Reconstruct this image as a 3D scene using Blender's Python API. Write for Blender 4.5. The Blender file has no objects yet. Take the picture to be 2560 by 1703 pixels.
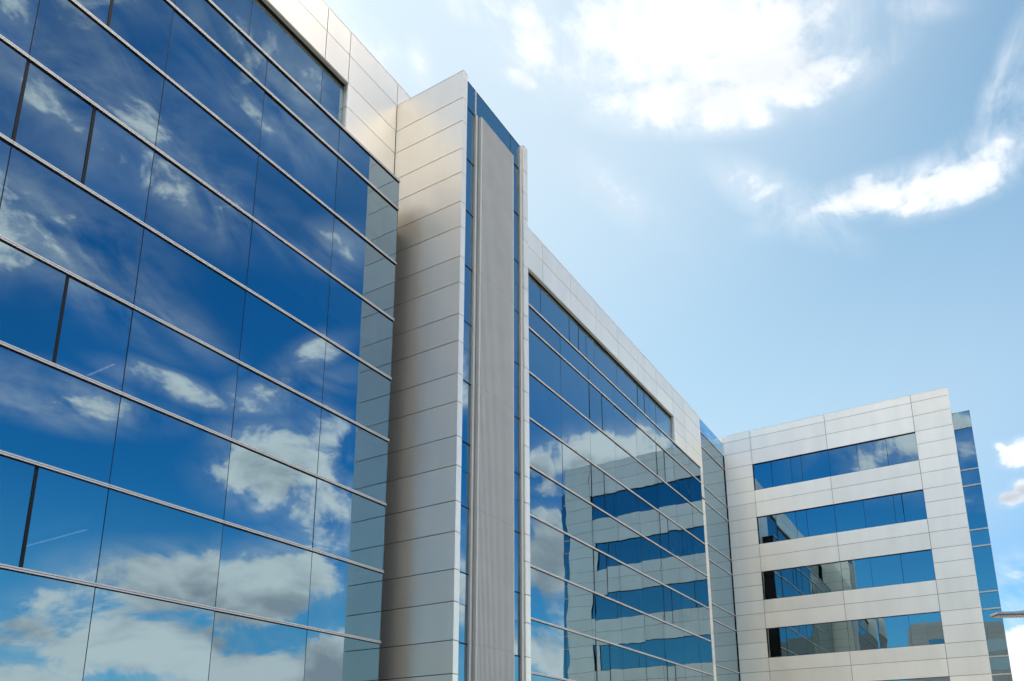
import bpy, math, random
from mathutils import Matrix, Vector
random.seed(7)
scene = bpy.context.scene
COL = scene.collection
S = 14.8            # metres per unit of the survey grid
EYE = 1.6           # eye height above the ground

# ------------------------------------------------------------------ camera
cam_d = bpy.data.cameras.new('camera')
cam = bpy.data.objects.new('camera', cam_d)
COL.objects.link(cam)
cam_d.sensor_width = 36.0
cam_d.lens = 28.001
cam_d.shift_x = -0.02766
cam_d.shift_y = 0.22093
cam_d.clip_start = 0.1
cam_d.clip_end = 6000
right = Vector((0.50392211, -0.863691, -0.0100174))
down = Vector((0.21491074, 0.13660605, -0.96703265))
fwd = Vector((0.83658585, 0.48515629, 0.25445528))
M = Matrix((right, -down, -fwd)).transposed().to_4x4()
M.translation = Vector((0, 0, EYE))
cam.matrix_world = M
scene.camera = cam

EXPOSURE = 0.92
SKYSAT = 1.25
GLOW0, GLOWAMT, GLOWC = 0.79, 0.85, (3.8, 4.5, 5.1)
ANTI = (0.12, 0.71, 0.99)
NEAR = (0.82, 1.04, 0.93)
FILL, FILL2, FILL3 = 0.4, 21.0, 3.1  # gains of the fill light lobes added to the sky
CW, CG = (5.7, 5.9, 6.1), (2.6, 2.95, 3.4)
# ------------------------------------------------------------------ view
scene.view_settings.view_transform = 'Standard'
scene.view_settings.look = 'None'
scene.view_settings.exposure = EXPOSURE
scene.view_settings.gamma = 1.0
scene.render.engine = 'CYCLES'
cy = scene.cycles
cy.use_denoising = True
cy.max_bounces = 8
cy.glossy_bounces = 5
cy.diffuse_bounces = 3
cy.transparent_max_bounces = 10
cy.sample_clamp_indirect = 6.0

# ------------------------------------------------------------------ sun and sky
SUN_EL, SUN_AZ = math.radians(58), math.radians(68)      # behind the buildings
sun_dir = Vector((math.cos(SUN_EL)*math.cos(SUN_AZ), math.cos(SUN_EL)*math.sin(SUN_AZ), math.sin(SUN_EL)))
sun_d = bpy.data.lights.new('sun', 'SUN')
sun_d.energy = 4.2
sun_d.angle = math.radians(0.5)
sun_d.color = (1.0, 0.95, 0.88)
sun = bpy.data.objects.new('sun', sun_d)
sun.rotation_euler = sun_dir.to_track_quat('Z', 'Y').to_euler()
sun.location = (0, 0, 60)
COL.objects.link(sun)

# clouds, then added fill banks: direction of each bank, its long axis, angular half sizes, weight
BLOBS = [
    (0.6071, 0.2458, 0.7557, 0.4533, -0.8881, -0.0753, 0.1446, 0.0784, 1.3),
    (0.675, 0.1264, 0.7269, 0.3127, -0.9414, -0.1266, 0.1313, 0.0744, 1.2),
    (0.7174, 0.0833, 0.6916, 0.0956, -0.9952, 0.0207, 0.0812, 0.0288, 1.1),
    (0.6885, 0.2102, 0.6941, 0.3999, -0.9085, -0.1215, 0.1078, 0.0303, 1.35),
    (0.5681, 0.3327, 0.7527, 0.8049, -0.4153, -0.4239, 0.0786, 0.0429, 1.1),
    (0.5379, 0.3577, 0.7634, 0.6958, -0.6997, -0.1624, 0.0688, 0.0249, 1.0),
    (0.8026, 0.0326, 0.5956, 0.0466, -0.9989, -0.0083, 0.1368, 0.0237, 1.0),
    (0.7979, -0.064, 0.5994, -0.1865, -0.9718, 0.1444, 0.0831, 0.0296, 1.0),
    (0.7659, -0.0801, 0.638, -0.5946, -0.466, 0.6553, 0.0705, 0.0202, 0.95),
    (0.8079, -0.0374, 0.5882, -0.0709, -0.9969, 0.034, 0.0829, 0.0319, 1.0),
    (0.7791, -0.0909, 0.6203, -0.5282, -0.6282, 0.5713, 0.0577, 0.0338, 0.8),
    (0.7148, 0.2997, 0.6319, 0.6598, -0.5885, -0.4672, 0.0861, 0.0253, 0.4),
    (0.7827, 0.1391, 0.6066, 0.5079, -0.7062, -0.4933, 0.0959, 0.0275, 0.62),
    (0.9441, -0.038, 0.3275, 0.0311, -0.9786, -0.2034, 0.0183, 0.0154, 1.2),
    (0.9412, -0.0307, 0.3364, 0.2132, -0.7186, -0.6619, 0.012, 0.0073, 1.0),
    (0.943, -0.0501, 0.329, 0.0212, -0.9776, -0.2094, 0.0181, 0.0169, 1.2),
    (0.958, -0.0327, 0.285, -0.0497, -0.9974, 0.0526, 0.0201, 0.0112, 1.1),
    (0.9557, -0.0447, 0.2911, 0.123, -0.8374, -0.5326, 0.0151, 0.0125, 1.1),
    (0.9817, -0.0515, 0.1834, -0.0279, -0.9913, -0.1287, 0.0649, 0.0507, 1.2),
    (0.9916, -0.0216, 0.1276, -0.0103, -0.996, -0.0888, 0.0531, 0.0635, 1.0),
    (0.5895, 0.3607, 0.7228, 0.6781, -0.7072, -0.2001, 0.0253, 0.0128, 0.9),
    (0.5287, 0.4465, 0.7219, 0.6918, 0.2663, -0.6712, 0.0328, 0.0161, 0.75),
    (0.5147, 0.3913, 0.7628, 0.8506, -0.1215, -0.5116, 0.0209, 0.012, 0.8),
    (0.4737, 0.4822, 0.737, 0.8791, -0.3096, -0.3624, 0.0964, 0.024, 0.5),
    (0.7013, -0.0006, 0.7129, 0.278, -0.9206, -0.2742, 0.06, 0.0164, 0.5),
    (0.3025, -0.6869, 0.6608, 0.9424, 0.3193, -0.0995, 0.1657, 0.1135, 0.55),
    (0.3509, -0.7733, 0.528, 0.9363, 0.2979, -0.1859, 0.1348, 0.0686, 0.72),
    (0.445, -0.7498, 0.4896, 0.8945, 0.3465, -0.2824, 0.1022, 0.0389, 0.58),
    (0.4002, -0.8276, 0.3936, 0.9061, 0.4217, -0.0345, 0.1249, 0.0315, 0.95),
    (0.4945, -0.7601, 0.4216, 0.8683, 0.4532, -0.2016, 0.0827, 0.0179, 0.66),
    (0.4288, -0.5795, 0.6931, 0.8851, 0.4232, -0.1937, 0.1282, 0.0683, 0.55),
    (0.5611, -0.5889, 0.5818, 0.6516, 0.7476, 0.1283, 0.0671, 0.0343, 0.5),
    (0.4479, -0.6647, 0.598, 0.8894, 0.3998, -0.2217, 0.1094, 0.0509, 0.55),
    (0.5947, -0.6744, 0.4375, 0.6256, 0.7301, 0.2749, 0.093, 0.0275, 0.64),
    (0.592, -0.6549, 0.4697, 0.4008, 0.7449, 0.5334, 0.0655, 0.0222, 0.5),
    (0.6058, -0.7115, 0.3561, 0.7301, 0.675, 0.1067, 0.0876, 0.0567, 1.2),
    (0.5537, -0.8065, 0.2074, 0.8177, 0.5736, 0.0473, 0.1217, 0.0499, 1.45),
    (0.6362, -0.7381, 0.2246, 0.6712, 0.673, 0.3107, 0.1023, 0.0619, 1.45),
    (0.5311, -0.8344, 0.1471, 0.8368, 0.5438, 0.0638, 0.1617, 0.0617, 1.5),
    (0.4605, -0.8742, 0.1541, 0.8756, 0.4759, 0.0832, 0.064, 0.0508, 1.1),
    (0.6463, -0.7524, 0.1268, 0.7554, 0.6544, 0.033, 0.197, 0.0603, 1.35),
    (0.4434, -0.89, 0.1067, 0.8908, 0.4507, 0.0576, 0.0654, 0.0289, 1.1),
    (0.666, -0.6773, 0.3125, 0.6946, 0.7159, 0.0712, 0.0619, 0.0728, 1.0),
    (0.6381, -0.6568, 0.4018, 0.685, 0.7226, 0.0933, 0.0422, 0.0524, 0.95),
    (0.8537, -0.3681, 0.3684, 0.4296, 0.8976, -0.0987, 0.121, 0.0494, 1.2),
    (0.8081, -0.459, 0.3693, 0.545, 0.8205, -0.1726, 0.0399, 0.0348, 0.9),
    (0.8395, -0.4756, 0.2627, 0.4959, 0.8683, -0.0125, 0.0601, 0.0852, 1.05),
    (0.8575, -0.4873, 0.1649, 0.4957, 0.8684, -0.0116, 0.0698, 0.0594, 1.15),
    (0.7055, -0.5216, 0.4797, 0.5772, 0.8157, 0.038, 0.0387, 0.0524, 0.9),
    (0.79, -0.5745, 0.214, 0.5861, 0.8102, 0.0115, 0.0449, 0.1088, 0.8),
    (-0.9354, 0.0776, 0.3448, -0.1407, -0.9767, -0.1618, 0.1033, 0.0455, 0.58),
    (-0.9384, -0.011, 0.3454, -0.0621, -0.9779, -0.1998, 0.0447, 0.0303, 0.6),
    (-0.9559, 0.0043, 0.2937, -0.0566, -0.9838, -0.1699, 0.0229, 0.011, 0.6),
    (0.0868, -0.1504, 0.9848, 0.866, 0.5, 0.0, 0.45, 0.45, 1.3),  # from here on: unseen banks, added as fill light for the facades
    (-0.3531, 0.452, 0.8192, -0.788, -0.6157, 0.0, 0.45, 0.3, 1.3),
    (-0.0354, -0.4052, 0.9135, 0.9962, -0.0872, 0.0, 0.5, 0.25, 1.2),
    (-0.8382, 0.0293, 0.5446, -0.0349, -0.9994, 0.0, 0.3, 0.12, 1.2),
    (-0.6157, 0.0, 0.788, -0.0, -1.0, 0.0, 0.5, 0.28, 1.3),
    (-0.2876, -0.2876, 0.9135, 0.7071, -0.7071, 0.0, 0.6, 0.32, 1.3),
    (-0.2289, -0.6288, 0.7431, 0.9397, -0.342, 0.0, 0.3, 0.16, 1.3),
    (-0.8059, -0.0705, 0.5878, 0.0872, -0.9962, 0.0, 0.38, 0.13, 1.3),
]

world = bpy.data.worlds.new('World')
scene.world = world
world.use_nodes = True
nt = world.node_tree
for n in list(nt.nodes):
    nt.nodes.remove(n)
N, LK = nt.nodes.new, nt.links.new

def vmath(op, a, b=None):
    n = N('ShaderNodeVectorMath'); n.operation = op
    for i, s in enumerate((a, b)):
        if s is None: continue
        if hasattr(s, 'links') or isinstance(s, bpy.types.NodeSocket): LK(s, n.inputs[i])
        else: n.inputs[i].default_value = s
    return n
def fmath(op, a, b=None, clamp=False):
    n = N('ShaderNodeMath'); n.operation = op; n.use_clamp = clamp
    for i, s in enumerate((a, b)):
        if s is None: continue
        if isinstance(s, bpy.types.NodeSocket): LK(s, n.inputs[i])
        else: n.inputs[i].default_value = s
    return n.outputs[0]
def smooth(s, a, b, c, d):
    n = N('ShaderNodeMapRange'); n.interpolation_type = 'SMOOTHSTEP'
    LK(s, n.inputs[0])
    n.inputs[1].default_value, n.inputs[2].default_value = a, b
    n.inputs[3].default_value, n.inputs[4].default_value = c, d
    return n.outputs[0]
def mixc(fac, a, b, mode='MIX'):
    n = N('ShaderNodeMix'); n.data_type = 'RGBA'; n.blend_type = mode
    for i, s in ((0, fac), (6, a), (7, b)):
        if isinstance(s, bpy.types.NodeSocket): LK(s, n.inputs[i])
        else: n.inputs[i].default_value = s
    return n.outputs[2]

tc = N('ShaderNodeTexCoord')
dirn = vmath('NORMALIZE', tc.outputs['Generated']).outputs[0]
sky = N('ShaderNodeTexSky')
sky.sky_type = 'NISHITA'
sky.sun_disc = False
sky.sun_elevation = SUN_EL
sky.sun_rotation = math.pi/2 - SUN_AZ
sky.altitude = 50
sky.air_density = 1.0
sky.dust_density = 1.2
sky.ozone_density = 1.6
# glare of the thin haze around the hidden sun
GLOW_AZ = math.radians(44)                               # the lit veil of thin cloud leans to this side of the sun
glow_dir = (math.cos(SUN_EL)*math.cos(GLOW_AZ), math.cos(SUN_EL)*math.sin(GLOW_AZ), math.sin(SUN_EL))
sdot = vmath('DOT_PRODUCT', dirn, glow_dir).outputs['Value']
glow = smooth(sdot, GLOW0, 1.0, 0.0, 1.0)
hs = N('ShaderNodeHueSaturation')
hs.inputs['Saturation'].default_value = SKYSAT
hs.inputs['Value'].default_value = 1.0
LK(sky.outputs[0], hs.inputs['Color'])
anti = vmath('MULTIPLY', hs.outputs[0], ANTI).outputs[0]
near = vmath('MULTIPLY', sky.outputs[0], NEAR).outputs[0]
skyc = mixc(smooth(sdot, 0.42, 0.86, 0.0, 1.0), anti, near)
skyc = mixc(fmath('MULTIPLY', glow, GLOWAMT), skyc, (GLOWC[0], GLOWC[1], GLOWC[2], 1))
sepd = N('ShaderNodeSeparateXYZ'); LK(dirn, sepd.inputs[0])
low = fmath('MULTIPLY', smooth(sdot, 0.42, 0.72, 0.0, 1.0), smooth(sepd.outputs["Z"], 0.74, 0.18, 0.0, 0.85))
skyc = mixc(low, skyc, (3.5, 4.5, 5.0, 1))
haze = fmath('MULTIPLY', smooth(sdot, 0.25, 0.6, 1.0, 0.0), smooth(sepd.outputs['Z'], 0.36, 0.02, 0.0, 0.65))
skyc = mixc(haze, skyc, (1.4, 3.9, 6.0, 1))

# cloud and fill banks
mask = None
for (cx, cyy, cz, ux, uy, uz, su, sv, w) in BLOBS:
    c = Vector((cx, cyy, cz)).normalized()
    U = Vector((ux, uy, uz)); U = (U - c*U.dot(c)).normalized()
    V = c.cross(U)
    rot = Matrix((U, V, c)).transposed().to_euler()
    mp = N('ShaderNodeMapping'); mp.vector_type = 'TEXTURE'
    mp.inputs['Location'].default_value = c
    mp.inputs['Rotation'].default_value = rot
    mp.inputs['Scale'].default_value = (su*1.35, sv*1.35, 0.6)
    LK(dirn, mp.inputs['Vector'])
    ln = vmath('LENGTH', mp.outputs[0]).outputs['Value']
    m = smooth(ln, 0.0, 1.0, w, 0.0)
    mask = m if mask is None else fmath('MAXIMUM', mask, m)
# broken texture, flattened towards the horizon
flat = vmath('MULTIPLY', dirn, (1.0, 1.0, 1.7)).outputs[0]
nz = N('ShaderNodeTexNoise'); nz.noise_type = 'FBM'
nz.inputs['Scale'].default_value = 6.5
nz.inputs['Detail'].default_value = 11
nz.inputs['Roughness'].default_value = 0.6
nz.inputs['Distortion'].default_value = 0.35
LK(flat, nz.inputs['Vector'])
# long wind-drawn wisps
mpw = N('ShaderNodeMapping'); mpw.inputs['Rotation'].default_value = (0.2, 0.5, 0.6); mpw.inputs['Scale'].default_value = (2.2, 9.0, 7.0)
LK(dirn, mpw.inputs['Vector'])
nw = N('ShaderNodeTexNoise'); nw.inputs['Scale'].default_value = 1.6; nw.inputs['Detail'].default_value = 8
nw.inputs['Roughness'].default_value = 0.6; nw.inputs['Distortion'].default_value = 0.8
LK(mpw.outputs[0], nw.inputs['Vector'])
broken = fmath('ADD', fmath('MULTIPLY', fmath('SUBTRACT', nz.outputs[0], 0.5), 2.0), fmath('MULTIPLY', fmath('SUBTRACT', nw.outputs[0], 0.5), 0.9))
gate = fmath('MINIMUM', fmath('MULTIPLY', mask, 3.0), 1.0)
dens = fmath('ADD', mask, fmath('MULTIPLY', broken, fmath('MULTIPLY', gate, 2.1)))
crisp = smooth(dens, 0.30, 0.92, 0.0, 1.0)
soft = smooth(dens, 0.25, 1.24, 0.0, 1.0)
mf = N('ShaderNodeMix'); mf.data_type = 'FLOAT'; LK(smooth(sdot, 0.55, 0.8, 0.0, 1.0), mf.inputs[0]); LK(crisp, mf.inputs[2]); LK(soft, mf.inputs[3])
alpha = mf.outputs[0]
# thin drawn-out veils round the banks
veil = fmath('MULTIPLY', fmath('MINIMUM', fmath('MULTIPLY', mask, 1.5), 1.0), smooth(fmath('ADD', fmath('MULTIPLY', nw.outputs[0], 0.6), fmath('MULTIPLY', nz.outputs[0], 0.4)), 0.36, 0.66, 0.0, 0.72))
alpha = fmath('MAXIMUM', alpha, veil)
# bodies of the thick clouds turn grey on the side away from the sun
off = vmath('ADD', flat, tuple(0.045*v for v in (sun_dir.x, sun_dir.y, sun_dir.z*1.7))).outputs[0]
nz2 = N('ShaderNodeTexNoise'); nz2.inputs['Scale'].default_value = 6.5; nz2.inputs['Detail'].default_value = 6
nz2.inputs['Roughness'].default_value = 0.55; nz2.inputs['Distortion'].default_value = 0.35
LK(off, nz2.inputs['Vector'])
thick = fmath('ADD', fmath('MULTIPLY', fmath('SUBTRACT', fmath('MINIMUM', mask, 1.0), 0.45), 0.55), fmath('MULTIPLY', fmath('SUBTRACT', nz2.outputs[0], 0.5), 3.6))
shade = smooth(thick, -0.05, 0.75, 0.0, 1.0)
shade = fmath('MULTIPLY', shade, smooth(sdot, 0.5, 0.8, 1.0, 0.3))
ccol = mixc(shade, (CW[0], CW[1], CW[2], 1), (CG[0], CG[1], CG[2], 1))
lift = smooth(sdot, 0.3, 1.0, 1.0, 1.02)
# bright unseen lobes added to the sky as fill light on the cladding
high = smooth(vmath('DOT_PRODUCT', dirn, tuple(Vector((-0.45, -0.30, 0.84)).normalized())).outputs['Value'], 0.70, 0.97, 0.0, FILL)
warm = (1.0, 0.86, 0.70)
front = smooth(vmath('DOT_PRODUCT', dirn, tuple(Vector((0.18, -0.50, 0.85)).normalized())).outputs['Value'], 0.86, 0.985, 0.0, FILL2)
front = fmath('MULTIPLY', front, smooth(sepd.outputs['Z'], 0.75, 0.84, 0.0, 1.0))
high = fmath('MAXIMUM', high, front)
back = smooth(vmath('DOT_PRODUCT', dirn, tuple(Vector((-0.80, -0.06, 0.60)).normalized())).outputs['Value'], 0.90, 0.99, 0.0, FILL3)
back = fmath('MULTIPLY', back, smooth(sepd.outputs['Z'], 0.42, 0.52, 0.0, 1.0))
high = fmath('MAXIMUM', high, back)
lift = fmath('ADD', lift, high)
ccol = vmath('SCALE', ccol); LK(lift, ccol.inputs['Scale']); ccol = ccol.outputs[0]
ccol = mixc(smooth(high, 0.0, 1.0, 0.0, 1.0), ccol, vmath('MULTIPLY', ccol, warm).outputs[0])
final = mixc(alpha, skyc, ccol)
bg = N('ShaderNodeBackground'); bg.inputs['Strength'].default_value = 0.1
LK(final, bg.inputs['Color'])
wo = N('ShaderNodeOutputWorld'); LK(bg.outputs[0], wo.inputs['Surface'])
world.cycles.sampling_method = 'MANUAL'
world.cycles.sample_map_resolution = 1024

# ------------------------------------------------------------------ surface constants
PCOL, PROUGH, PMET = (0.965, 0.875, 0.735), 0.38, 0.66
GT = (0.43, 0.545, 0.57)
WAVE = 0.0065
TILT = 0.006

# ------------------------------------------------------------------ materials
def new_mat(name):
    m = bpy.data.materials.new(name); m.use_nodes = True
    t = m.node_tree
    for n in list(t.nodes): t.nodes.remove(n)
    o = t.nodes.new('ShaderNodeOutputMaterial')
    return m, t, o
def principled(name, col, rough=0.5, metal=0.0, noise=0.0, nscale=3.0, bump=0.0, bscale=4.0, nstretch=(1, 1, 1), tone=0.0, coat=0.0, spec=0.5):
    m, t, o = new_mat(name)
    b = t.nodes.new('ShaderNodeBsdfPrincipled')
    b.inputs['Roughness'].default_value = rough
    b.inputs['Metallic'].default_value = metal
    b.inputs['Coat Weight'].default_value = coat
    b.inputs['Specular IOR Level'].default_value = spec
    b.inputs['Coat Roughness'].default_value = 0.15
    t.links.new(b.outputs[0], o.inputs[0])
    tcn = t.nodes.new('ShaderNodeTexCoord')
    mp = t.nodes.new('ShaderNodeMapping'); mp.inputs['Scale'].default_value = nstretch
    t.links.new(tcn.outputs['Object'], mp.inputs[0])
    n = t.nodes.new('ShaderNodeTexNoise'); n.inputs['Scale'].default_value = nscale; n.inputs['Detail'].default_value = 6
    t.links.new(mp.outputs[0], n.inputs[0])
    mr = t.nodes.new('ShaderNodeMapRange'); mr.inputs[1].default_value = 0.25; mr.inputs[2].default_value = 0.75
    mr.inputs[3].default_value = 1-noise; mr.inputs[4].default_value = 1+noise
    t.links.new(n.outputs[0], mr.inputs[0])
    fac = mr.outputs[0]
    if tone:
        at = t.nodes.new('ShaderNodeAttribute'); at.attribute_name = 'tone'
        mt = t.nodes.new('ShaderNodeMath'); mt.operation = 'MULTIPLY'
        t.links.new(fac, mt.inputs[0]); t.links.new(at.outputs['Fac'], mt.inputs[1])
        fac = mt.outputs[0]
    sc = t.nodes.new('ShaderNodeVectorMath'); sc.operation = 'SCALE'; sc.inputs[0].default_value = col
    t.links.new(fac, sc.inputs['Scale'])
    t.links.new(sc.outputs[0], b.inputs['Base Color'])
    if bump:
        n2 = t.nodes.new('ShaderNodeTexNoise'); n2.inputs['Scale'].default_value = bscale; n2.inputs['Detail'].default_value = 2
        t.links.new(tcn.outputs['Object'], n2.inputs[0])
        bp = t.nodes.new('ShaderNodeBump'); bp.inputs['Strength'].default_value = 1.0; bp.inputs['Distance'].default_value = bump
        t.links.new(n2.outputs[0], bp.inputs['Height'])
        t.links.new(bp.outputs[0], b.inputs['Normal'])
    return m

def glass_mat(name, tint, mirror, through, wave, wscale, edge=0.5):
    m, t, o = new_mat(name)
    tcn = t.nodes.new('ShaderNodeTexCoord')
    n2 = t.nodes.new('ShaderNodeTexNoise'); n2.inputs['Scale'].default_value = wscale; n2.inputs['Detail'].default_value = 1.0
    t.links.new(tcn.outputs['Object'], n2.inputs[0])
    bp = t.nodes.new('ShaderNodeBump'); bp.inputs['Strength'].default_value = 1.0; bp.inputs['Distance'].default_value = wave
    t.links.new(n2.outputs[0], bp.inputs['Height'])
    lw = t.nodes.new('ShaderNodeLayerWeight'); lw.inputs['Blend'].default_value = 0.5
    pw = t.nodes.new('ShaderNodeMath'); pw.operation = 'POWER'; pw.inputs[1].default_value = 3.0
    t.links.new(lw.outputs['Facing'], pw.inputs[0])
    mu = t.nodes.new('ShaderNodeMath'); mu.operation = 'MULTIPLY'; mu.inputs[1].default_value = edge
    t.links.new(pw.outputs[0], mu.inputs[0])
    mc = t.nodes.new('ShaderNodeMix'); mc.data_type = 'RGBA'
    t.links.new(mu.outputs[0], mc.inputs[0])
    mc.inputs[6].default_value = (*tint, 1); mc.inputs[7].default_value = (0.8, 0.85, 0.88, 1)
    g = t.nodes.new('ShaderNodeBsdfGlossy'); g.inputs['Roughness'].default_value = 0.0
    t.links.new(mc.outputs[2], g.inputs['Color']); t.links.new(bp.outputs[0], g.inputs['Normal'])
    tr = t.nodes.new('ShaderNodeBsdfTransparent'); tr.inputs['Color'].default_value = (*through, 1)
    mx = t.nodes.new('ShaderNodeMixShader'); mx.inputs[0].default_value = mirror
    t.links.new(tr.outputs[0], mx.inputs[1]); t.links.new(g.outputs[0], mx.inputs[2])
    t.links.new(mx.outputs[0], o.inputs[0])
    return m
def emit(name, col, st):
    m, t, o = new_mat(name)
    e = t.nodes.new('ShaderNodeEmission'); e.inputs[0].default_value = (*col, 1); e.inputs[1].default_value = st
    t.links.new(e.outputs[0], o.inputs[0]); return m

PANEL = principled('silver_panel', PCOL, rough=PROUGH, metal=PMET, noise=0.05, nscale=0.8, nstretch=(1.2, 1.2, 0.25), bump=0.0022, bscale=0.8, tone=1)
RAILM = principled('rail_metal', (0.56, 0.535, 0.51), rough=0.5, metal=0.25, noise=0.03)
LOUV = principled('louvre_metal', (0.5, 0.49, 0.46), rough=0.5, metal=0.3, noise=0.05, nscale=2)
DARK = principled('dark_gasket', (0.012, 0.013, 0.016), rough=0.6, spec=0.12)
CORE = principled('joint_shadow', (0.03, 0.027, 0.024), rough=0.8, spec=0.1)
CEIL = principled('ceiling_white', (0.6, 0.6, 0.58), rough=0.8)
BLIND = principled('blind_fabric', (0.8, 0.8, 0.8), rough=0.8)
ROOM = principled('room_wall', (0.12, 0.12, 0.12), rough=0.8, noise=0.2)
GLASS = glass_mat('blue_mirror_glass', GT, 0.74, (0.88, 0.92, 0.95), 0.004, 0.45)
GLASS2 = glass_mat('blue_mirror_glass_lighter', tuple(1.06*v for v in GT), 0.72, (0.88, 0.92, 0.95), 0.004, 0.4)
GLASS3 = glass_mat('blue_mirror_glass_darker', tuple(0.93*v for v in GT), 0.76, (0.85, 0.9, 0.94), 0.0045, 0.5)
GLASSF2 = glass_mat('wavy_mirror_glass_darker', tuple(0.94*v for v in GT), 0.75, (0.85, 0.9, 0.94), WAVE*0.6, 0.75)
GLASSF = glass_mat('wavy_mirror_glass', GT, 0.74, (0.88, 0.92, 0.95), WAVE, 0.55)
GLASSB = glass_mat('strip_window_glass', GT, 0.74, (0.6, 0.65, 0.7), 0.003, 0.6)
PANEL2 = principled('pale_panel', (0.32, 0.31, 0.30), rough=0.5, metal=0.3, noise=0.05, nscale=0.5, tone=1)
GLASSC = glass_mat('clear_parapet_glass', (0.5, 0.7, 0.85), 0.38, (0.62, 0.82, 0.97), 0.0008, 0.8)
LIT = emit('ceiling_lamp_light', (1.0, 0.93, 0.82), 0.6)
ROOF = principled('roof_gravel', (0.3, 0.3, 0.29), rough=0.9, noise=0.2)
PAVE = principled('concrete_paving', (0.46, 0.42, 0.35), rough=0.85, noise=0.15, nscale=0.4, bump=0.01, bscale=6)
DARKGND = principled('dark_bounce_ground', (0.07, 0.07, 0.072), rough=0.9, noise=0.2, nscale=0.8)  # dark tone chosen so the unseen ground bounces little light
EARTH = principled('ground_earth', (0.26, 0.25, 0.20), rough=0.95, noise=0.35, nscale=0.05)
PAINT = principled('grey_paint', (0.42, 0.42, 0.41), rough=0.4, metal=0.4, noise=0.05)
LENSM = principled('lamp_underside', (0.22, 0.19, 0.17), rough=0.4, noise=0.1)
WHITE = principled('white_frame', (0.75, 0.75, 0.73), rough=0.5)

# ------------------------------------------------------------------ mesh helpers
class MB:
    """collects boxes (survey units) into one mesh; 'tone' varies a little from panel to panel"""
    def __init__(s): s.v = []; s.f = []; s.t = []; s.m = []
    def hexa(s, P, tone=1.0, mi=0):
        b = len(s.v); s.v += [tuple(p) for p in P]
        for q in ((0, 3, 2, 1), (4, 5, 6, 7), (0, 1, 5, 4), (1, 2, 6, 5), (2, 3, 7, 6), (3, 0, 4, 7)):
            s.f.append(tuple(b+i for i in q)); s.t.append(tone); s.m.append(mi)
    def box(s, x0, x1, y0, y1, z0, z1, tone=1.0, mi=0):
        """survey units"""
        X0, X1, Y0, Y1, Z0, Z1 = x0*S, x1*S, y0*S, y1*S, z0*S+EYE, z1*S+EYE
        s.hexa([(X0, Y0, Z0), (X1, Y0, Z0), (X1, Y1, Z0), (X0, Y1, Z0), (X0, Y0, Z1), (X1, Y0, Z1), (X1, Y1, Z1), (X0, Y1, Z1)], tone, mi)
    def poly(s, pts, faces, tone=1.0):
        b = len(s.v); s.v += [tuple(p) for p in pts]
        for q in faces: s.f.append(tuple(b+i for i in q)); s.t.append(tone); s.m.append(0)
    def build(s, name, mats, parent=None, smooth=False):
        me = bpy.data.meshes.new(name)
        me.from_pydata(s.v, [], s.f)
        if not isinstance(mats, (list, tuple)): mats = [mats]
        for m in mats: me.materials.append(m)
        me.polygons.foreach_set('material_index', s.m)
        if smooth: me.polygons.foreach_set('use_smooth', [True]*len(s.f))
        a = me.attributes.new('tone', 'FLOAT', 'FACE'); a.data.foreach_set('value', s.t)
        me.update()
        o = bpy.data.objects.new(name, me); COL.objects.link(o)
        if parent is not None: o.parent = parent; o.matrix_parent_inverse = parent.matrix_world.inverted()
        return o
def thing(name, label, cat, loc, group=None):
    o = bpy.data.objects.new(name, None); COL.objects.link(o); o.location = loc
    o['label'] = label; o['category'] = cat
    if group: o['group'] = group
    bpy.context.view_layer.update()
    return o
mm = 0.001/S
G = 12*mm                      # half of a panel joint
TH = 30*mm                     # panel thickness
def tone(): return 1 + random.uniform(-0.04, 0.035)
def panels_y(mb, xs, zs, y, skip=None, sgn=-1):
    """cladding panels in a plane of constant y, fronts at y, facing sgn"""
    for i in range(len(xs)-1):
        for j in range(len(zs)-1):
            xm, zm = (xs[i]+xs[i+1])/2, (zs[j]+zs[j+1])/2
            if skip and skip(xm, zm): continue
            y2 = y - sgn*TH
            mb.box(xs[i]+G, xs[i+1]-G, min(y, y2), max(y, y2), zs[j]+G, zs[j+1]-G, tone())
def panels_x(mb, ys, zs, x, skip=None, sgn=-1):
    for i in range(len(ys)-1):
        for j in range(len(zs)-1):
            ym, zm = (ys[i]+ys[i+1])/2, (zs[j]+zs[j+1])/2
            if skip and skip(ym, zm): continue
            x2 = x - sgn*TH
            mb.box(min(x, x2), max(x, x2), ys[i]+G, ys[i+1]-G, zs[j]+G, zs[j+1]-G, tone())
FL = 0.2708                    # storey height
ZG = -EYE/S + 0.002
J = sorted([z - FL*k for z in (1.536, 1.462, 1.400, 1.327) for k in range(7) if z - FL*k > ZG+0.02] + [ZG])
def pane_y(name, x0, x1, z0, z1, y, mat, parent, gap=9*mm, th=10*mm):
    """one glass pane facing -y, a hair out of true as set glass is"""
    e = [random.uniform(-1, 1)*TILT/S for _ in range(3)]; e.append(e[0]-e[1]+e[2])
    P = []
    for dy in (0, th):
        pass
    c = [(x0+gap, z0+gap), (x1-gap, z0+gap), (x1-gap, z1-gap), (x0+gap, z1-gap)]
    lo = [(x*S, (y+q)*S, z*S+EYE) for (x, z), q in zip(c, e)]
    hi = [(x*S, (y+q+th)*S, z*S+EYE) for (x, z), q in zip(c, e)]
    mb = MB(); mb.hexa([lo[0], lo[1], hi[1], hi[0], lo[3], lo[2], hi[2], hi[3]])
    return mb.build(name, mat, parent)
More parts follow.
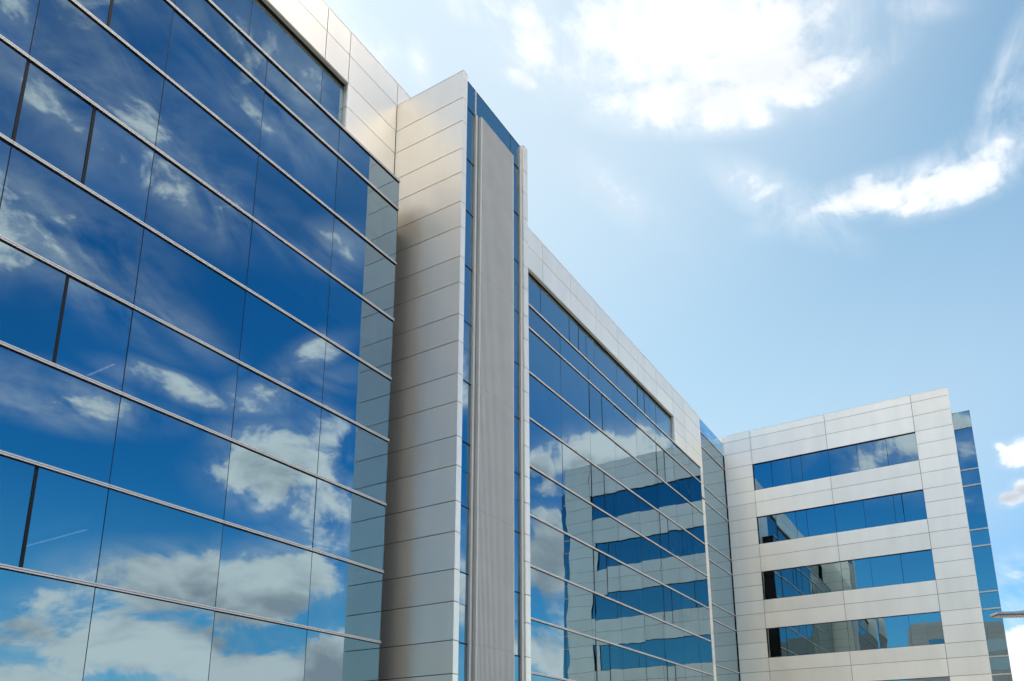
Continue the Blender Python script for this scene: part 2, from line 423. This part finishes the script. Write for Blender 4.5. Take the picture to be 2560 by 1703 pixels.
def pane_x(name, y0, y1, z0, z1, x, mat, parent, gap=9*mm, th=10*mm):
    e = [random.uniform(-1, 1)*TILT/S for _ in range(3)]; e.append(e[0]-e[1]+e[2])
    c = [(y0+gap, z0+gap), (y1-gap, z0+gap), (y1-gap, z1-gap), (y0+gap, z1-gap)]
    lo = [((x+q)*S, y*S, z*S+EYE) for (y, z), q in zip(c, e)]
    hi = [((x+q+th)*S, y*S, z*S+EYE) for (y, z), q in zip(c, e)]
    mb = MB(); mb.hexa([lo[0], hi[0], hi[1], lo[1], lo[3], hi[3], hi[2], lo[2]])
    return mb.build(name, mat, parent)
def rail_y(z, xs, y, parent, h=0.078, proj=0.045, name='rail'):
    """double cap rail on a curtain wall facing -y, cut at every bay"""
    mb = MB(); h = h/S; p = proj/S; g = 3*mm
    for i in range(len(xs)-1):
        a, b = xs[i]+g, xs[i+1]-g
        mb.box(a, b, y-p, y+6*mm, z+0.15*h, z+0.5*h)
        mb.box(a, b, y-p, y+6*mm, z-0.37*h, z-0.01*h)
        mb.box(a, b, y-p*0.15, y+6*mm, z-0.01*h, z+0.15*h, mi=1)
        mb.box(a, b, y-p*0.7, y+6*mm, z-0.57*h, z-0.37*h, mi=1)
    return mb.build(name, [RAILM, DARK], parent)
def rail_x(z, ys, x, parent, h=0.105, proj=0.055, name='rail'):
    mb = MB(); h = h/S; p = proj/S; g = 3*mm
    for i in range(len(ys)-1):
        a, b = ys[i]+g, ys[i+1]-g
        mb.box(x-p, x+6*mm, a, b, z+0.15*h, z+0.5*h)
        mb.box(x-p, x+6*mm, a, b, z-0.37*h, z-0.01*h)
        mb.box(x-p*0.15, x+6*mm, a, b, z-0.01*h, z+0.15*h, mi=1)
        mb.box(x-p*0.7, x+6*mm, a, b, z-0.57*h, z-0.37*h, mi=1)
    return mb.build(name, [RAILM, DARK], parent)

# ------------------------------------------------------------------ ground
g = MB(); g.poly([(-2500, -2500, 0), (2500, -2500, 0), (2500, 2500, 0), (-2500, 2500, 0)], [(0, 1, 2, 3)])
o = g.build('ground', EARTH); o['kind'] = 'structure'
g = MB(); g.poly([(-90, -60, 0.004), (90, -60, 0.004), (90, 60, 0.004), (-90, 60, 0.004)], [(0, 1, 2, 3)])
o = g.build('pavement', PAVE); o['kind'] = 'structure'
g = MB(); g.poly([(-60, -30, 0.008), (19, -30, 0.008), (19, 12.5, 0.008), (-60, 12.5, 0.008)], [(0, 1, 2, 3)])  # unseen dark ground, added to cut bounce light on the tower side
o = g.build('unseen_dark_ground', DARKGND); o['kind'] = 'structure'

# ================================================================== long block
A = thing('office_building', 'long silver panelled office block with tall blue mirror glass walls and a finned tower', 'office building', (1.17*S, 1.06*S, 0))
YG, YC, YT, YO = 1.0, 1.057, 1.0685, 1.45          # bay glass, cladding, clerestory glass, back of rooms
XL = -1.25
left_x = [0.9430-0.183*k for k in range(12, 0, -1)] + [0.9430, 1.1245]
left_x = [x for x in left_x if x > XL]
XL = left_x[0]
far_x = [1.489, 1.672, 1.855, 2.038, 2.221, 2.404, 2.587, 2.770, 2.953, 3.088]
rows = [1.264, 1.1925] + [1.1925 - 0.1354*k for k in range(1, 10)]   # 1.264 down to -0.026
thick_l = {0: [0.4845], 1: [0.3945, 0.4845], 2: [0.4845], 3: [0.4845]}
thick_f = {k: [2.038, 2.1285, 2.587, 2.667] for k in range(4)}

mul = None
def curtain(xs, thick, mat, vis_x, tag):
    """panes, rails and mullions of one projecting glass bay"""
    base = MB(); edgeset = sorted(set(xs))
    for r in range(len(rows)-1):
        z1, z0 = rows[r], rows[r+1]
        vision = (r % 2 == 1)
        e = list(xs)
        if vision and r//2 in thick:
            e = sorted(set(e + [x for x in thick[r//2] if min(abs(x-q) for q in e) > 0.01]))
        for i in range(len(e)-1):
            if e[i+1] < vis_x or z1 < 0.1:
                base.box(e[i]+9*mm, e[i+1]-9*mm, YG, YG+10*mm, z0+9*mm, z1-9*mm)
                continue
            gm = random.choice((GLASS, GLASS, GLASS2, GLASS3)) if tag == 'near' else random.choice((GLASSF, GLASSF, GLASSF2))
            wdw = pane_y('window' if vision else 'spandrel_panel', e[i], e[i+1], z0, z1, YG, gm, A)
            if vision and e[i+1]-e[i] > 0.12:
                b = MB(); drop = random.choice((0.030, 0.036, 0.036, 0.045))
                b.box(e[i]+0.004, e[i+1]-0.016, YG+0.028, YG+0.030, z1-drop-0.022, z1-0.004)
                b.build('blind', BLIND, wdw)
    for i in range(len(xs)-1):
        base.box(xs[i]+9*mm, xs[i+1]-9*mm, YG, YG+10*mm, ZG+9*mm, rows[-1]-9*mm)
    base.build('ground_floor_glazing', mat, A)
    # dark joint bars behind the glass
    for x in xs:
        m = MB(); m.box(x-16*mm, x+16*mm, YG+11*mm, YG+70*mm, ZG, rows[0]-0.002)
        m.box(x-6*mm, x+6*mm, YG-1*mm, YG+11*mm, ZG, rows[0]-0.002)
        m.build('mullion', DARK, A)
    for r2, L in thick.items():
        r = 2*r2+1
        for x in L:
            hw = 29 if tag == 'near' else (20 if x in (2.038, 2.587) else 13)
            m = MB(); m.box(x-hw*mm, x+hw*mm, YG-14*mm, YG+80*mm, rows[r+1]+3*mm, rows[r]-3*mm)
            m.build('window_mullion', DARK, A)
    for z in rows:
        rail_y(z, xs, YG, A)
    # spandrel backs, ceilings and room lamps
    x0, x1 = xs[0], xs[-1]
    sp = MB(); ce = MB(); lamps = []
    for r in range(len(rows)-1):
        if r % 2 == 0:
            sp.box(x0+0.002, x1-0.002, YG+60*mm, YG+110*mm, rows[r+1]-20*mm, rows[r]-4*mm)
            ce.box(x0+0.002, x1-0.002, YG+112*mm, YO, rows[r+1]-6*mm, rows[r+1]+0.06)
    sp.build('spandrel_back', CORE, A); ce.build('ceiling', CEIL, A)
    rw = MB(); rw.box(x0, x1, YO, YO+0.01, ZG, rows[0]); rw.build('room_wall', ROOM, A)
    # closed end cheeks of the bay
    ck = MB(); ck.box(x1-3*mm, x1, YG+12*mm, YC+0.002, ZG, rows[0]-4*mm)
    ck.box(x0, x0+3*mm, YG+12*mm, YC+0.002, ZG, rows[0]-4*mm)
    ck.box(x0, x1, YG+5*mm, YC+0.004, rows[0]-3*mm, rows[0]+2*mm)
    ck.build('bay_cheek', DARK, A)
curtain(left_x, thick_l, GLASS, 0.15, 'near')
curtain(far_x, thick_f, GLASSF, 1.6, 'far')

# clerestory glass in the recess above the bays
cl_left = [x for x in (0.0345, 0.217, 0.400, 0.583, 0.766, 0.9490, 1.0115) ]
cl_far = [1.677, 1.860, 2.045, 2.110, 2.166, 2.228, 2.411, 2.598, 2.663, 2.718, 2.781, 2.953]
for xs, mat in ((cl_left, GLASS), (cl_far, GLASSF)):
    for i in range(len(xs)-1):
        pane_y('clerestory_window', xs[i], xs[i+1], 1.255, 1.4597, YT, mat, A)
    b = MB()
    for i, x in enumerate(xs):
        w = 24 if x in (2.045, 2.110, 2.598, 2.663) else 9
        b.box(x-w*mm, x+w*mm, YT-(8 if w > 10 else 1)*mm, YT+60*mm, 1.255, 1.4597)
    b.build('clerestory_mullion', DARK, A)
b = MB(); b.box(XL, cl_left[0], YT, YT+10*mm, 1.255, 1.4597); b.box(1.45, cl_far[0], YT, YT+10*mm, 1.255, 1.4597)
b.build('clerestory_glazing', GLASS, A)
b = MB(); b.box(XL, 3.0, YO, YO+0.01, 1.2, 1.58); b.box(XL, 3.0, YT+80*mm, YO, 1.470, 1.476); b.box(XL, 3.0, YT+20*mm, YO, 1.225, 1.25)
b.build('clerestory_room', CEIL, A)
# head trim of the clerestory: a light lip, a dark slot, a light edge
b = MB()
for x0, x1 in ((XL, 1.0115), (1.448, 2.953)):
    b.box(x0, x1, YC+0.5*mm, YC+45*mm, 1.4597-10*mm, 1.4597-1*mm)
    b.box(x0, x1, YC+62*mm, YC+100*mm, 1.4597-16*mm, 1.4597-1*mm)
    b.box(x0, x1, YC+110*mm, YT-2*mm, 1.4597-22*mm, 1.4597-1*mm, mi=1)
    b.box(x0, x1, YC+46*mm, YC+61*mm, 1.4597-4*mm, 1.4597-1*mm, mi=1)
    b.box(x0, x1, YC+101*mm, YC+109*mm, 1.4597-4*mm, 1.4597-1*mm, mi=1)
b.build('window_head', [LOUV, DARK], A)

# cladding of the long face
top = 1.600
cx_left = [x for x in left_x if x < 1.0] + [1.0115, 1.1700]
cl = MB(); core = MB()
panels_y(cl, cx_left, [1.462, 1.536, top], YC, skip=lambda x, z: x > 1.02)
cx = [1.448, 1.674, 1.857, 2.040, 2.223, 2.406, 2.589, 2.773, 2.955, 3.095, 3.302]
panels_y(cl, cx, [1.462, 1.536, top], YC)
panels_y(cl, [1.17, 1.448], [1.462, 1.536, top], YC)
panels_y(cl, [1.0115, 1.1700], [1.2, 1.264, 1.327, 1.400, 1.462, 1.536, top], YC)
panels_y(cl, [2.955, 3.095, 3.302], [1.2, 1.264, 1.327, 1.400, 1.462], YC)
panels_y(cl, [3.095, 3.302], [z for z in J if z < 1.2], YC)
# jambs of the clerestory recess
for x0, x1 in ((1.0115, 1.0115+TH), (2.955, 2.955+TH)):
    for z0, z1 in ((1.264, 1.327), (1.327, 1.400), (1.400, 1.462)):
        cl.box(x0+1*mm, x1, YC+TH+1*mm, YT, z0+G, z1-G, 1.0)
# parapet cap
caps = [x for x in left_x if x < 1.0] + [1.1254, 1.308, 1.491] + cx[1:]
for x0, x1 in zip(caps[:-1], caps[1:]):
    d = random.uniform(-2, 2)*mm
    cl.box(x0+3*mm, x1-3*mm, YC-5*mm+d, YC+0.03, top-0.5*mm+d/2, top+22*mm+d/2, tone())
cl.build('cladding', PANEL, A)
core.box(XL, 3.300, YC+TH+0.5*mm, YC+0.028, 1.4597, top-1*mm)
core.box(1.0125+TH, 1.1700, YC+TH+0.5*mm, YC+0.028, ZG, 1.4590)
core.box(2.956+TH, 3.300, YC+TH+0.5*mm, YC+0.028, ZG, 1.4590)
core.build('cladding_back', CORE, A)
body = MB()
body.box(XL, 3.70, YO+0.012, 2.3, ZG, 1.52); body.box(3.301, 3.70, 1.085, YO+0.012, ZG, 1.52)
body.box(XL-0.02, XL-0.001, YG, YO+0.012, ZG, 1.58)
body.build('building_body', [PANEL], A)

# ---------------------------------------------------------------- tower
FY, TY, TT = 0.865, 0.874, 1.5365
fz = [z for z in J if z < TT-0.01] + [TT]
def fin(x0, x1, yb, ys):
    m = MB()
    panels_x(m, ys, fz, x0, sgn=-1)
    panels_x(m, ys, fz, x1, sgn=1)
    for j in range(len(fz)-1):
        m.box(x0+TH+1*mm, x1-TH-1*mm, FY, FY+TH, fz[j]+G, fz[j+1]-G, tone())
        # corner returns so the front reads full width
        m.box(x0, x0+TH, FY, FY+G, fz[j]+G, fz[j+1]-G, 1.0)
        m.box(x1-TH, x1, FY, FY+G, fz[j]+G, fz[j+1]-G, 1.0)
    m.box(x0-2*mm, x1+2*mm, FY-2*mm, yb, TT-0.5*mm, TT+20*mm)
    f = m.build('fin_wall', PANEL, A)
    c = MB(); c.box(x0+TH+0.5*mm, x1-TH-0.5*mm, FY+TH+0.5*mm, yb, ZG, TT-2*mm)
    c.build('fin_core', CORE, f)
fin(1.1705, 1.1870, YC+TH, [FY, YC-1*mm])
fin(1.4280, 1.4480, YC+TH, [FY, YC-1*mm])
tz = [ZG] + sorted([z - FL*k for z in (1.327, 1.1925, 1.130) for k in range(6) if z-FL*k > ZG+0.02]) + [1.464, TT]
tx = [1.1872, 1.2335, 1.3810, 1.4278]
for i in range(3):
    for j in range(len(tz)-1):
        if tz[j+1] < 0.1: continue
        if i == 1 and tz[j] < 1.45: continue
        pane_y('tower_window', tx[i], tx[i+1], tz[j], tz[j+1], TY, GLASS, A, gap=6*mm)
b = MB()
b.box(tx[0], tx[-1], TY+20*mm, TY+40*mm, ZG, TT-0.004)
b.build('tower_back', CORE, A)
def bar(name, *a):
    q = MB(); q.box(*a); return q.build(name, DARK, A)
for j in range(1, len(tz)-1):
    thin = (abs(((1.130-tz[j])/FL) - round((1.130-tz[j])/FL)) < 0.02)
    w = 8*mm if thin else 18*mm
    bar('transom', tx[0], tx[-1], TY-(2 if thin else 12)*mm, TY+20*mm, tz[j]-w, tz[j]+w)
bar('top_trim', tx[0], tx[-1], TY-6*mm, TY+60*mm, TT-10*mm, TT+12*mm)
bar('mullion', tx[1]-8*mm, tx[1]+8*mm, TY-6*mm, TY+20*mm, 1.470, TT-11*mm)
bar('mullion', tx[2]-8*mm, tx[2]+8*mm, TY-6*mm, TY+20*mm, 1.470, TT-11*mm)
for x0, x1, zt in ((1.2275, 1.2345, 1.466), (1.4185, 1.4275, 1.528), (1.2290, 1.2325, TT-0.002)):
    b = MB(); b.box(x0, x1, TY-(75 if zt < 1.53 else 25)*mm, TY-2*mm, ZG, zt)
    b.build('mullion_cap', LOUV, A)
b = MB(); b.box(tx[0], tx[-1], TY+41*mm, YC, TT-0.03, TT-0.012); b.build('tower_roof', ROOF, A)
# ribbed screen
SX0, SX1, SY0, SZ = 1.2370, 1.3755, 0.8610, 1.4620
scn = MB(); nrib = 30; pitch = (SX1-SX0-2*0.0035)/nrib
js = [ZG] + sorted([1.057-FL*k for k in range(0, 5) if 1.057-FL*k > ZG]) + [1.327-0.0, SZ]
js = sorted(set(round(q, 5) for q in js if not (1.06 < q < 1.45)))
for j in range(len(js)-1):
    z0, z1 = js[j]+3*mm, js[j+1]-3*mm
    for k in range(nrib):
        a = SX0+0.0035+k*pitch
        scn.box(a+pitch*0.18, a+pitch*0.72, SY0, SY0+0.0024, z0, z1, tone())
    # flat side returns
    scn.box(SX0, SX0+0.0035, SY0, TY-3*mm, z0, z1)
    scn.box(SX1-0.0035, SX1, SY0, TY-3*mm, z0, z1)
scn.box(SX0-2*mm, SX1+2*mm, SY0-3*mm, TY-3*mm, SZ, SZ+14*mm)
sc_o = scn.build('ribbed_screen', LOUV, A)
c = MB(); c.box(SX0+0.004, SX1-0.004, SY0+0.0042, TY-4*mm, ZG, SZ-2*mm); c.build('screen_back', CORE, sc_o)

# ---------------------------------------------------------------- glass link at the inner corner
YL = 1.0635
lz = [1.5346, 1.461] + sorted([z-FL*k for z in (1.2655, 1.1925) for k in range(5) if z-FL*k > ZG+.02], reverse=True) + [ZG]
lx = [3.3035, 3.662]
for j in range(len(lz)-1):
    pane_y('corner_window' if j else 'spandrel_panel', lx[0], lx[1], lz[j+1], lz[j], YL, GLASS, A)
    rail_y(lz[j], lx, YL, A, h=0.07, proj=0.045)
b = MB(); b.box(lx[0], lx[1], YL+40*mm, YL+60*mm, ZG, 1.53); b.build('link_back', CORE, A)
rail_parapet = thing('glass_balustrade', 'clear blue glass balustrade on the roof edge in the inner corner of the two blocks', 'balustrade', (3.48*S, YL*S, 1.5346*S+EYE))
mid = 3.5
for a, c2 in ((lx[0], mid), (mid, lx[1])):
    pane_y('glass_panel', a, c2, 1.539, 1.600, YL, GLASSC, rail_parapet, gap=5*mm)
b = MB(); b.box(lx[0], lx[1], YL-6*mm, YL+16*mm, 1.600, 1.6025); b.box(mid-8*mm, mid+8*mm, YL-4*mm, YL+20*mm, 1.538, 1.600)
b.build('handrail', PAINT, rail_parapet)
b = MB(); ry = YL+0.014
for x in (3.33, 3.40, 3.46, 3.52, 3.56, 3.60, 3.64):
    b.box(x-0.0035, x+0.0035, ry, ry+0.004, 1.522, 1.592)
b.box(3.326, 3.645, ry+0.0005, ry+0.0035, 1.588, 1.596); b.box(3.326, 3.645, ry+0.0005, ry+0.0035, 1.562, 1.567)
b.box(3.335, 3.455, ry+0.005, ry+0.007, 1.545, 1.585); b.box(3.565, 3.597, ry+0.005, ry+0.007, 1.55, 1.575); b.box(3.605, 3.637, ry+0.005, ry+0.007, 1.54, 1.56)
o = b.build('roof_rack', WHITE); o['label'] = 'low white metal rack on the roof behind the clear glass balustrade'; o['category'] = 'rack'

# ================================================================== side block
XB = 3.665
B = thing('office_building', 'lower silver side block with four strip windows facing out beyond the inner corner', 'office building', (XB*S, 0.55*S, 0))
BR, BT = 0.0465, 1.638
wy = (0.1970, 0.9230)
wtop = [1.4625-FL*k for k in range(6)]
cut = [0, .0]
yj = [BR, 0.197, 0.571, 0.924, 1.0605]
zj = [z for z in J if z < 1.53] + [1.536, 1.602, BT]
def in_win(y, z):
    return wy[0] < y < wy[1] and any(t-0.135 < z < t for t in wtop)
cb = MB(); panels_x(cb, yj, zj, XB, skip=in_win)
for y0, y1 in zip(yj, yj[1:]):
    d = random.uniform(-2, 2)*mm
    cb.box(XB-4*mm+d, XB+0.03, y0+3*mm, y1-3*mm, BT-0.5*mm+d/2, BT+20*mm+d/2, tone())
panels_x(cb, [1.0605, 1.25], [1.536, 1.602, BT], XB)
# return face towards the street side
xr = [XB+TH, XB+0.065]
for j in range(len(zj)-1):
    cb.box(xr[0]+1*mm, xr[1], BR, BR+TH, zj[j]+G, zj[j+1]-G, tone())
cb.build('cladding', PANEL, B)
cr = MB()
x0, x1 = XB+TH+0.5*mm, XB+0.30
def lo_hi(z0, z1, y0, y1): cr.box(x0, x1, y0, y1, z0, z1)
lo_hi(ZG, BT-1*mm, BR+TH, wy[0]-1*mm); lo_hi(ZG, BT-1*mm, wy[1]+1*mm, 1.25)
zs = [BT-1*mm] + [q for t in wtop if t-.135 > ZG for q in (t, t-0.135)] + [ZG]
for i in range(0, len(zs)-1, 2):
    lo_hi(zs[i+1], zs[i], wy[0]-1*mm, wy[1]+1*mm)
cr.build('cladding_back', CORE, B)
bb = MB(); bb.box(XB+0.30, 5.2, BR, 1.25, ZG, 1.58); bb.build('building_body', PANEL, B)
mulb = {0: [0.923, 0.836, 0.745, 0.6955, 0.5705, 0.4455, 0.321, 0.197], 1: [0.923, 0.836, 0.745, 0.6955, 0.5705, 0.4455, 0.321, 0.2855, 0.197],
        2: [0.923, 0.836, 0.745, 0.5705, 0.4455, 0.321, 0.197], 3: [0.923, 0.836, 0.745, 0.5705, 0.4455, 0.321, 0.197],
        4: [0.923, 0.836, 0.745, 0.5705, 0.4455, 0.321, 0.197]}
thickb = {0: [0.836], 1: [0.836, 0.2855], 2: [0.836], 3: [0.836], 4: []}
XW = XB+150*mm
for k in range(5):
    zt, zb = wtop[k]-1*mm, wtop[k]-0.134
    L = mulb[k][::-1]
    for i in range(len(L)-1):
        w = pane_x('window', L[i], L[i+1], zb, zt, XW, GLASSB, B, gap=6*mm)
    m = MB()
    for y in L:
        hw = 26 if y in thickb[k] else 13
        m.box(XW-3*mm, XW+60*mm, y-hw*mm, y+hw*mm, zb, zt)
    m.box(XB+TH+2*mm, XW+40*mm, wy[0], wy[1], wtop[k]-14*mm, wtop[k]-0.5*mm)
    m.box(XB+TH+2*mm, XW+40*mm, wy[1]-8*mm, wy[1]-0.5*mm, zb, zt-14*mm)
    m.box(XB+TH+2*mm, XW+40*mm, wy[0]+0.5*mm, wy[0]+5*mm, zb, zt-14*mm)
    m.build('window_frame', DARK, B)
    r = MB(); r.box(XB+0.28, XB+0.298, wy[0], wy[1], zb, zt)
    r.build('room_wall', ROOM, B)
    c = MB(); c.box(XW+70*mm, XB+0.279, wy[0], wy[1], wtop[k]-30*mm, wtop[k]-16*mm); c.build('ceiling', CEIL, B)
def lamp(x0, x1, y0, y1, z, own=None):
    b = MB(); b.box(x0, x1, y0, y1, z-4*mm, z); b.build('ceiling_lamp', LIT, own or B)
zc = [wtop[k]-31*mm for k in range(5)]
lamp(XB+0.030, XB+0.033, 0.868, 0.915, zc[1]); lamp(XB+0.030, XB+0.033, 0.770, 0.838, zc[1])
lamp(XB+0.06, XB+0.115, 0.852, 0.855, zc[1]-0.02); lamp(XB+0.06, XB+0.115, 0.806, 0.809, zc[1]-0.02)
for y0, y1, x in ((0.775, 0.835, 0.04), (0.79, 0.83, 0.07), (0.75, 0.82, 0.1), (0.84, 0.87, 0.07)):
    lamp(XB+x, XB+x+0.003, y0, y1, zc[3]-0.004)
for y in (0.608, 0.534):
    for x in (3.698, 3.733, 3.767):
        lamp(x, x+0.0035, y, y+0.0035, 1.16)
lamp(0.638, 0.642, 1.140, 1.211, 0.632, A); lamp(0.638, 0.642, 1.150, 1.320, 0.362, A)
lamp(2.110, 2.114, 1.150, 1.195, 0.632, A); lamp(2.127, 2.131, 1.160, 1.205, 0.362, A)
# projecting glass bay at the outer end
XE, YE, ET = 3.73, -0.0240, 1.537
ez = [ET, 1.461] + sorted([z-FL*k for z in (1.2655, 1.1925) for k in range(5) if z-FL*k > ZG+.02], reverse=True) + [ZG]
for j in range(len(ez)-1):
    pane_x('window', YE, BR+0.01, ez[j+1], ez[j], XE, GLASS, B)
    if j: rail_x(ez[j], [YE-2*mm, BR+0.01], XE, B, h=0.09, proj=0.05)
b = MB()
b.box(XE-3*mm, XE+10*mm, YE-4*mm, YE+8*mm, ZG, ET); b.box(XE-8*mm, XE+12*mm, YE-6*mm, BR+0.01, ET-14*mm, ET+8*mm)
b.box(XE-8*mm, XE+4*mm, YE-6*mm, BR+0.01, ET-40*mm, ET-30*mm)
b.build('corner_post', DARK, B)
b = MB(); b.box(XE+40*mm, XE+60*mm, YE+0.002, BR+0.01, ZG, ET-0.004); b.build('bay_back', CORE, B)
for j in range(len(ez)-1):
    for i in range(3):
        a = XE+0.003+i*0.18
        mb_ = MB(); mb_.box(a, a+0.178, YE, YE+10*mm, ez[j+1]+9*mm, ez[j]-9*mm)
        mb_.build('side_window', GLASS, B)
b = MB(); b.box(XE+0.003, XE+0.54, YE+40*mm, BR-0.002, ZG, ET-0.006); b.build('bay_body', CORE, B)

# ================================================================== block behind the viewer, seen only mirrored in the glass
C = thing('office_building', 'pale panelled office block standing opposite, seen mirrored in the lower windows', 'office building', (-3.1*S, 0.2*S, 0))
cc = MB(); xo, roof = -3.0, 1.67
yy = [-1.25+0.25*i for i in range(10)]
def win_c(y, z): return -1.0 < y < 0.75 and any(t-0.135 < z < t for t in wtop)
panels_x(cc, yy, [z for z in J if z < 1.53]+[1.536, 1.602, roof], xo, skip=win_c, sgn=1)
cc.build('cladding', PANEL2, C)
c2 = MB(); c2.box(xo-0.9, xo-TH-1*mm, -1.25, 1.0, ZG, roof-0.004); c2.build('cladding_back', CORE, C)
for k in range(5):
    m = MB(); m.box(xo-25*mm, xo-15*mm, -1.0, 0.75, wtop[k]-0.134, wtop[k]-1*mm); m.build('window', GLASS, C)

# ================================================================== street lamp whose head reaches into the picture
tip = Vector((18.19, 0.026, 3.026+EYE)); ux = Vector((0.47, -0.883, 0)).normalized(); uy = Vector((ux.y, -ux.x, 0)); uz = Vector((0, 0, 1))
lampo = thing('street_lamp', 'grey street lamp with a long flat head poking in beside the side block', 'street lamp', tuple((tip+ux*2.3).xy)+(0,))
def lbox(m, a, b, w0, w1, z0, z1, z0b=None, z1b=None):
    z0b = z0 if z0b is None else z0b; z1b = z1 if z1b is None else z1b
    P = [tip+ux*a+uy*w0+uz*z0, tip+ux*b+uy*w0+uz*z0b, tip+ux*b+uy*w1+uz*z0b, tip+ux*a+uy*w1+uz*z0,
         tip+ux*a+uy*w0+uz*z1, tip+ux*b+uy*w0+uz*z1b, tip+ux*b+uy*w1+uz*z1b, tip+ux*a+uy*w1+uz*z1]
    m.hexa(P)
m = MB(); lbox(m, 0, 1.0, -0.15, 0.15, 0.012, 0.055); lbox(m, 0.28, 1.0, -0.11, 0.11, 0.055, 0.056, 0.055, 0.13)
lbox(m, 1.0, 1.2, -0.10, 0.10, 0.0, 0.12)
head = m.build('lamp_head', PAINT, lampo)
m = MB(); lbox(m, 0.012, 0.97, -0.135, 0.135, -0.020, 0.011)
for i in range(13):
    for j in range(4):
        c = tip+ux*(0.07+i*0.071)+uy*(-0.10+j*0.066)+uz*(-0.021)
        r = 0.017
        ring = [c+ux*r*math.cos(t*math.pi/4)+uy*r*math.sin(t*math.pi/4) for t in range(8)]
        n0 = len(m.f); m.poly(ring+[c-uz*0.008], [(t, (t+1) % 8, 8) for t in range(8)])
        for q in range(n0, len(m.f)): m.m[q] = 1
pan = m.build('lamp_panel', [LENSM, DARK], head)
m = MB(); lbox(m, 1.2, 2.3, -0.035, 0.035, 0.02, 0.09, -0.06, 0.01); m.build('arm', PAINT, lampo)
m = MB(); pc = tip+ux*2.3; H = tip.z+0.1; n = 16
pts = [(pc.x+0.10*math.cos(2*math.pi*i/n), pc.y+0.10*math.sin(2*math.pi*i/n), 0) for i in range(n)] + [(pc.x+0.055*math.cos(2*math.pi*i/n), pc.y+0.055*math.sin(2*math.pi*i/n), H) for i in range(n)]
m.poly(pts, [(i, (i+1) % n, n+(i+1) % n, n+i) for i in range(n)]+[tuple(range(n, 2*n))]); m.build('pole', PAINT, lampo)
